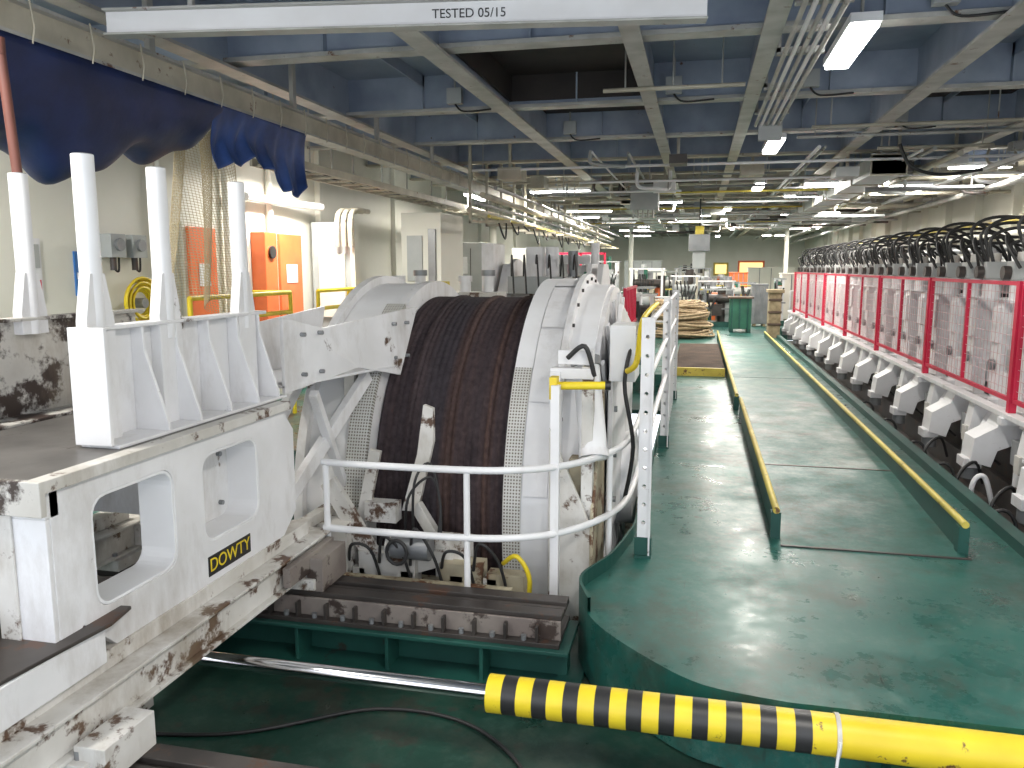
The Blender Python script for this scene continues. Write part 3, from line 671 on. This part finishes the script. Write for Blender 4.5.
for y in range(5,34,2): b.box(5.15,5.36,y,y+.05,-.35,2.6,BEAMT)
for k in range(9):
    y=6+k*2.1; b.box(5.0,5.15,y,y+.5,1.5,2.1,random.choice([GREYB,WHITEC,CREAM]))
b.finish()
# ---------------------------------------------------------------- tarpaulins and net
def sheet(name,fn,nu,nv,mat,wire=False,th=.004):
    vs=[fn(i/nu,j/nv) for i in range(nu+1) for j in range(nv+1)]
    fs=[(i*(nv+1)+j,i*(nv+1)+j+1,(i+1)*(nv+1)+j+1,(i+1)*(nv+1)+j) for i in range(nu) for j in range(nv)]
    b=B(name); b.add(vs,fs,mat,not wire); o=b.finish()
    if wire:
        md=o.modifiers.new('w','WIREFRAME'); md.thickness=th
    else:
        md=o.modifiers.new('s','SOLIDIFY'); md.thickness=th
    return o
def tf(u,v):
    y=2.2+u*3.55
    prof=min(1,(u+.35)*1.6)*(max(0,1-u**6))**.5
    dep=(.46+.07*math.sin(u*11+1)+.03*math.sin(u*23))*prof+.10
    a=v*math.pi*1.02
    fold=.05*math.sin(u*22+v*7)*math.sin(math.pi*v)+.03*math.sin(u*47-v*9)*math.sin(math.pi*v)
    return (-3.60-.34*(1-math.cos(a))+fold*.4, y, 2.935-dep*math.sin(min(a,math.pi*.98))+fold)
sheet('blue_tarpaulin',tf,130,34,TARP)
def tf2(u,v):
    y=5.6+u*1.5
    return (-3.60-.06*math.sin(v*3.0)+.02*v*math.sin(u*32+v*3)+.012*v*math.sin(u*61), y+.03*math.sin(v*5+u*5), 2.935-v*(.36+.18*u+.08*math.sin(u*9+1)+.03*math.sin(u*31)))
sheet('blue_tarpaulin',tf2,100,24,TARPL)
def tn(u,v):
    w=.40+.35*v
    return (-4.0+.10*math.sin(u*14+v*3), 5.9+(u-.4)*w*1.6, 2.92-1.55*v+.1*math.sin(u*6))
sheet('hanging_net',tn,60,70,NETM,True,.004)
# ---------------------------------------------------------------- left wall furniture
def door(n,y0,y1,h):
    b=B('door_%d'%n); b.box(-5.5,-5.44,y0-.05,y1+.05,0,h+.05,CREAM); b.box(-5.44,-5.40,y0,y1,0.05,h,ORG)
    b.box(-5.40,-5.38,y0+.1,y0+.14,.9,1.1,STEELG); b.box(-5.40,-5.39,y0+.15,y1-.15,1.5,1.75,WHITEC); b.finish(.005)
door(1,7.8,8.3,2.15); door(2,9.75,10.35,2.15); 
b=B('fire_hose_cabinet'); b.box(-5.5,-5.3,9.2,9.5,.4,2.15,ORG); b.cyl((-5.3,9.35,1.9),(-5.27,9.35,1.9),.08,BLK,14); b.finish(.01)
b=B('wall_bulkhead_panel'); b.box(-5.42,-4.75,10.7,10.75,0,2.35,GREYB); b.box(-5.3,-4.9,10.65,10.7,1.0,1.9,CREAM); b.box(-4.8,-4.74,10.65,10.8,0,2.4,CREAM); b.finish(.005)
b=B('warning_sign'); b.box(-5.5,-5.485,6.22,6.42,1.45,1.85,BLUE); b.box(-5.5,-5.482,6.24,6.40,1.6,1.66,WHITEC); b.cyl((-5.485,6.32,1.77),(-5.48,6.32,1.77),.05,WHITEC,16); b.finish()
b=B('safety_poster'); b.box(-5.5,-5.485,5.68,5.84,1.45,1.95,WHITEC); b.box(-5.485,-5.48,5.70,5.82,1.5,1.6,RED); b.box(-5.485,-5.48,5.70,5.82,1.7,1.9,GREYB); b.finish()
b=B('breathing_mask_box')
for y in(6.55,6.85): 
    b.box(-5.5,-5.36,y,y+.2,1.8,2.02,GREYB); b.cyl((-5.36,y+.1,1.92),(-5.33,y+.1,1.92),.06,STEELG,12); b.cyl((-5.4,y+.06,1.68),(-5.4,y+.06,1.8),.03,STEELD,8)
    b.tube(smooth_path([(-5.4,y+.06,1.7),(-5.38,y+.1,1.67),(-5.4,y+.14,1.8)]),.01,RUB,6)
b.finish(.004)
b=B('yellow_hose_reel')
for k in range(9):
    r=.12+.016*k; b.tube([(-5.36+.02*(k%3),6.9+r*math.cos(a),1.36+r*math.sin(a)) for a in [q*math.pi/12 for q in range(24)]],.014,YEL,6,True)
b.cyl((-5.5,6.9,1.36),(-5.3,6.9,1.36),.05,STEELG,12); b.finish()
b=B('wall_pipes')
for y,r in((7.4,.03),(8.6,.04),(9.6,.04)): b.tube([(-5.44,y,0),(-5.44,y,3.7)],r,CREAM,10)
b.tube(smooth_path([(-5.3,8.8,2.55),(-5.3,10.0,2.55),(-5.2,10.6,2.55)]),.05,WHITEC,12)
for k in range(3):
    b.tube(smooth_path([(-4.95+.1*k,10.55,2.0),(-4.95+.1*k,10.55,2.35),(-4.95+.1*k,10.7,2.5),(-4.95+.1*k,11.2,2.52)]),.035,BEAMT,12)
b.finish()
b=B('yellow_handrail')
for (y0,y1,x) in((6.6,8.5,-4.6),(9.2,11,-4.6)):
    for z in(1.42,1.2): b.tube([(x,y0,z),(x,y1,z)],.025,YEL,10)
    for y in(y0,(y0+y1)/2,y1): b.cyl((x,y,0),(x,y,1.42),.025,YEL,10)
    b.tube([(x,y1,1.42),(x-.7,y1,1.42)],.025,YEL,10); b.cyl((x-.7,y1,0),(x-.7,y1,1.42),.025,YEL,10)
b.finish()
b=B('wall_cream_bulkhead'); b.box(-4.55,-3.9,12.0,13.2,0,2.55,CREAM); b.box(-4.45,-4.2,11.97,12,1.5,2.2,GREYB); b.box(-4.1,-3.98,11.96,12,1.3,2.3,STEELG); b.finish(.005)
b=B('electrical_cabinet'); b.box(-4.3,-3.7,14,14.5,0,2.15,GREYB); b.box(-4.0,-3.99,13.985,14,.1,2.05,STEELD); b.box(-4.05,-4.02,13.96,14,1,1.15,STEELD); b.box(-4.25,-4.05,13.985,14,1.6,1.9,WHITEC); b.finish(.01)
b=B('bulkhead_locker'); b.box(-3.7,-3.0,16,16.6,0,2.1,CREAM); b.box(-3.6,-3.4,15.98,16,1.2,1.5,ORG); b.box(-3.3,-3.1,15.98,16,.3,1.8,WHITEC); b.finish(.01)
b=B('mooring_winch')
for x in(-2.4,-1.2): b.prism([(x,9.2,-.3),(x,11.2,-.3),(x,10.9,1.3),(x,10.4,1.75),(x,9.9,1.75),(x,9.4,1.2)],(.07,0,0),WHITE)
b.cyl((-2.6,10.2,1.1),(-1.0,10.2,1.1),.2,STEELG,20); b.cyl((-2.3,10.2,1.1),(-1.3,10.2,1.1),.5,WHITER,28)
for x in(-2.32,-1.32): b.cyl((x,10.2,1.1),(x+.05,10.2,1.1),.72,WHITE,32)
b.box(-2.2,-1.5,9.3,9.8,1.4,1.6,GREYB); b.box(-2.0,-1.8,9.4,9.6,1.6,1.95,WHITE); b.cyl((-1.7,9.5,1.6),(-1.7,9.5,1.95),.08,WHITE,14); b.cyl((-1.45,9.5,1.6),(-1.45,9.5,1.9),.06,STEELG,14)
b.box(-2.9,-.9,9.1,11.3,-1.6,-.3,GRIME)
for k in range(6): b.tube(smooth_path([(-2.2+.15*k,9.5,1.6),(-2.15+.15*k,9.3,1.85),(-2.1+.15*k,9.2,1.4)]),.012,RUB,6)
b.box(-2.6,-2.45,9.6,10.2,1.3,2.0,WHITE)
b.cyl((-1.2,9.6,1.75),(-1.2,9.6,2.0),.05,WHITE,12); b.box(-1.9,-1.3,9.9,10.3,1.75,1.85,WHITE)
b.finish(.004)
b=B('hydraulic_motor_stack')
for k in range(6):
    x=-3.4+.25*k; b.cyl((x,8.2,-1.6),(x,8.2,1.5+.06*(k%3)),.06,WHITE,14); b.cyl((x,8.2,1.5+.06*(k%3)),(x,8.2,1.56+.06*(k%3)),.075,[YELD,WHITE,STEELG][k%3],14)
b.box(-3.5,-2.0,8.0,8.4,1.2,1.45,WHITER)
b.finish(.003)
b=B('red_barrier')
for y0,y1,x in((11.4,13.5,-1.0),):
    for z in(.85,1.4): b.box(x-.02,x+.02,y0,y1,z-.02,z+.02,RED)
    k=y0
    while k<=y1: b.box(x-.02,x+.02,k-.02,k+.02,-.3,1.42,RED); k+=.27
for y in(16.8,):
    for z in(.3,1.2,2.0): b.box(-2.9,-1.9,y-.02,y+.02,z-.02,z+.02,RED)
    for x in(-2.9,-2.65,-2.4,-2.15,-1.9): b.box(x-.02,x+.02,y-.02,y+.02,0,2.02,RED)
b.box(-1.1,-.35,11.35,13.0,-.36,-.3,GREENP)
b.finish()
# ---------------------------------------------------------------- far deck clutter
b=B('rope_coil')
for k in range(130):
    z=.03+.0062*k; R=random.uniform(.35,.92)*(1-.25*k/130); R=max(R,.3)
    cx=-.52+random.uniform(-.08,.08); cy=20.6+random.uniform(-.12,.12)
    b.tube([(cx+R*math.cos(a)*1.0,cy+R*1.1*math.sin(a),z+.04*math.sin(a*2+k)+.03) for a in [q*math.pi/14 for q in range(28)]],.026,ROPE,6,True)
b.finish()
b=B('timber_stand'); b.box(1.72,2.0,20.6,21.1,0,1.1,WOOD); b.box(1.68,2.06,20.5,21.2,1.1,1.18,WOOD)
for z in(.3,.6,.9): b.box(1.70,2.02,20.57,20.6,z,z+.06,SLAT)
b.finish(.01)
b=B('green_storage_bin'); b.box(.85,1.4,22,22.7,0.1,.9,GREENB); b.box(.8,1.45,21.95,22.75,.9,.95,SLAT)
for x in(.9,1.1,1.3): b.box(x-.02,x+.02,21.97,22,.1,.9,GREENP)
for x in(.9,1.35): b.box(x-.05,x+.05,22,22.6,0,.1,GREENP)
b.finish(.01)
def crate(x,y,w,d,h,mat,nm):
    b=B(nm); b.box(x,x+w,y,y+d,.08,h,mat); b.box(x-.02,x+w+.02,y-.02,y+d+.02,h,h+.04,mat)
    for q in(.15,.75): b.box(x+w*q,x+w*q+.08,y,y+d,0,.08,WOOD)
    for q in(.25,.5,.75): b.box(x+w*q-.015,x+w*q+.015,y-.02,y,.1,h,STEELG)
    b.finish(.01)
crate(1.55,24.5,.45,.6,1.2,STEELG,'tool_locker'); crate(-1.9,21.3,.6,.7,1.0,GREENB,'rope_bin'); crate(-2.4,19,.8,.8,1.1,GREENB,'netting_bin')
crate(-2.3,28,1.2,.8,1.6,CREAM,'storage_locker'); crate(2.6,27,1.2,.8,1.5,CREAM,'spares_locker'); crate(3.9,26,.8,.8,1.7,RED,'paint_locker'); crate(-3.6,20,.8,1,1.8,GREYB,'equipment_case'); crate(1.2,33,.7,.8,1.5,ORG,'flammables_locker')
crate(-4.4,26,.9,.8,2.1,WHITEC,'linen_locker'); crate(2.2,38,2,.8,1.7,CREAM,'battery_locker'); crate(-3.2,36,1.6,.8,2.0,GREYB,'switch_cabinet'); crate(.45,25.6,.5,.5,.9,ORG,'lifejacket_box')
def machine(x,y,w,h,seed,nm='deck_pump_unit'):
    r=random.Random(seed); b=B(nm)
    b.box(x,x+w,y,y+.7,0,.15,GREENP)
    for q in range(4): 
        xx=x+.08+(w-.16)*(q%2); yy=y+.08+.54*(q//2); b.box(xx-.03,xx+.03,yy-.03,yy+.03,.15,h,r.choice([STEELG,WHITE,BEAMT]))
    for z in(h*.5,h): b.box(x,x+w,y+.03,y+.09,z-.04,z,r.choice([STEELG,WHITE,GREYB])); b.box(x,x+w,y+.6,y+.66,z-.04,z,STEELG)
    for q in range(6):
        xx=x+r.uniform(.1,w-.1); z0=.15; b.cyl((xx,y+.35,z0),(xx,y+.35,h*r.uniform(.6,1.12)),r.uniform(.05,.14),r.choice([WHITE,GREYB,STEELG,GREENB,STEELD,ORG]),14)
    b.cyl((x+.1,y+.2,h*.75),(x+w-.1,y+.2,h*.75),.12,r.choice([GREYB,WHITER,STEELD]),16)
    for q in range(4):
        xx=x+r.uniform(0,w-.3); b.tube(smooth_path([(xx,y-.02,h*.9),(xx+.1,y-.06,h*.5),(xx+.25,y-.02,h*.8)]),.018,RUB,6)
    b.box(x+w*.3,x+w*.6,y-.02,y+.2,h*.3,h*.6,r.choice([GREYB,CREAM,STEELD,GREENB]))
    b.finish()
for i,(x,y,w,h) in enumerate(((-1.9,22.8,1.0,1.7),(-.75,22.9,.8,1.5),(.15,24,.9,1.1),(-1.7,26.3,1.3,1.6),(.0,27,1.2,1.3),(-3.0,23,.8,1.9),(1.0,29.5,1.0,1.2),(-.9,31.5,1.4,1.7),(2.2,25,.35,1.4),(3.1,24.9,.7,1.7),(.6,36,1.3,1.3),(-.9,38,1.2,1.8),(-1.6,14.2,.9,1.25),(-2.6,14.3,.8,1.6),(-1.6,17.4,.7,1.3),(-.2,24.1,.3,1.3))): machine(x,y,w,h,i)
def rail(x0,x1,y,c,nm):
    b=B(nm)
    for z in(.5,1.05): b.tube([(x0,y,z),(x1,y,z)],.022,c,8)
    for q in range(5): xx=x0+(x1-x0)*q/4; b.cyl((xx,y,0),(xx,y,1.05),.022,c,8)
    b.finish()
rail(-1.6,.3,25.3,YELD,'yellow_deck_railing'); rail(-2.6,-.6,18.4,WHITE,'white_deck_railing'); rail(.3,2.0,31,YELD,'walkway_railing'); rail(2.6,5,24.3,WHITE,'machinery_railing')
b=B('wall_support_pillar')
for x,y in((-4.6,18),(4.6,30),(-2.6,32),(3.4,34)): b.cyl((x,y,0),(x,y,3.4),.09,CREAM,16); b.cyl((x,y,0),(x,y,.04),.16,CREAM,16)
b.finish()
# ---------------------------------------------------------------- world, camera
w=bpy.data.worlds.new('world'); S.world=w; w.use_nodes=True
bg=w.node_tree.nodes['Background']; bg.inputs[0].default_value=(.90,.94,1,1); bg.inputs[1].default_value=2.2
S.view_settings.view_transform='Standard'; S.view_settings.exposure=0.08
cam=bpy.data.cameras.new('camera'); co=bpy.data.objects.new('camera',cam); S.collection.objects.link(co)
cam.sensor_width=36; cam.lens=28.1; cam.clip_start=.05
ps,th=math.radians(13),math.radians(8.25)
fh=Vector((-math.sin(ps),math.cos(ps),0)); r=Vector((math.cos(ps),math.sin(ps),0))
Fv=fh*math.cos(th)+Vector((0,0,-math.sin(th))); U=fh*math.sin(th)+Vector((0,0,math.cos(th)))
M=Matrix((r,U,-Fv)).transposed().to_4x4(); M.translation=Vector((0,0,1.7)); co.matrix_world=M
S.camera=co
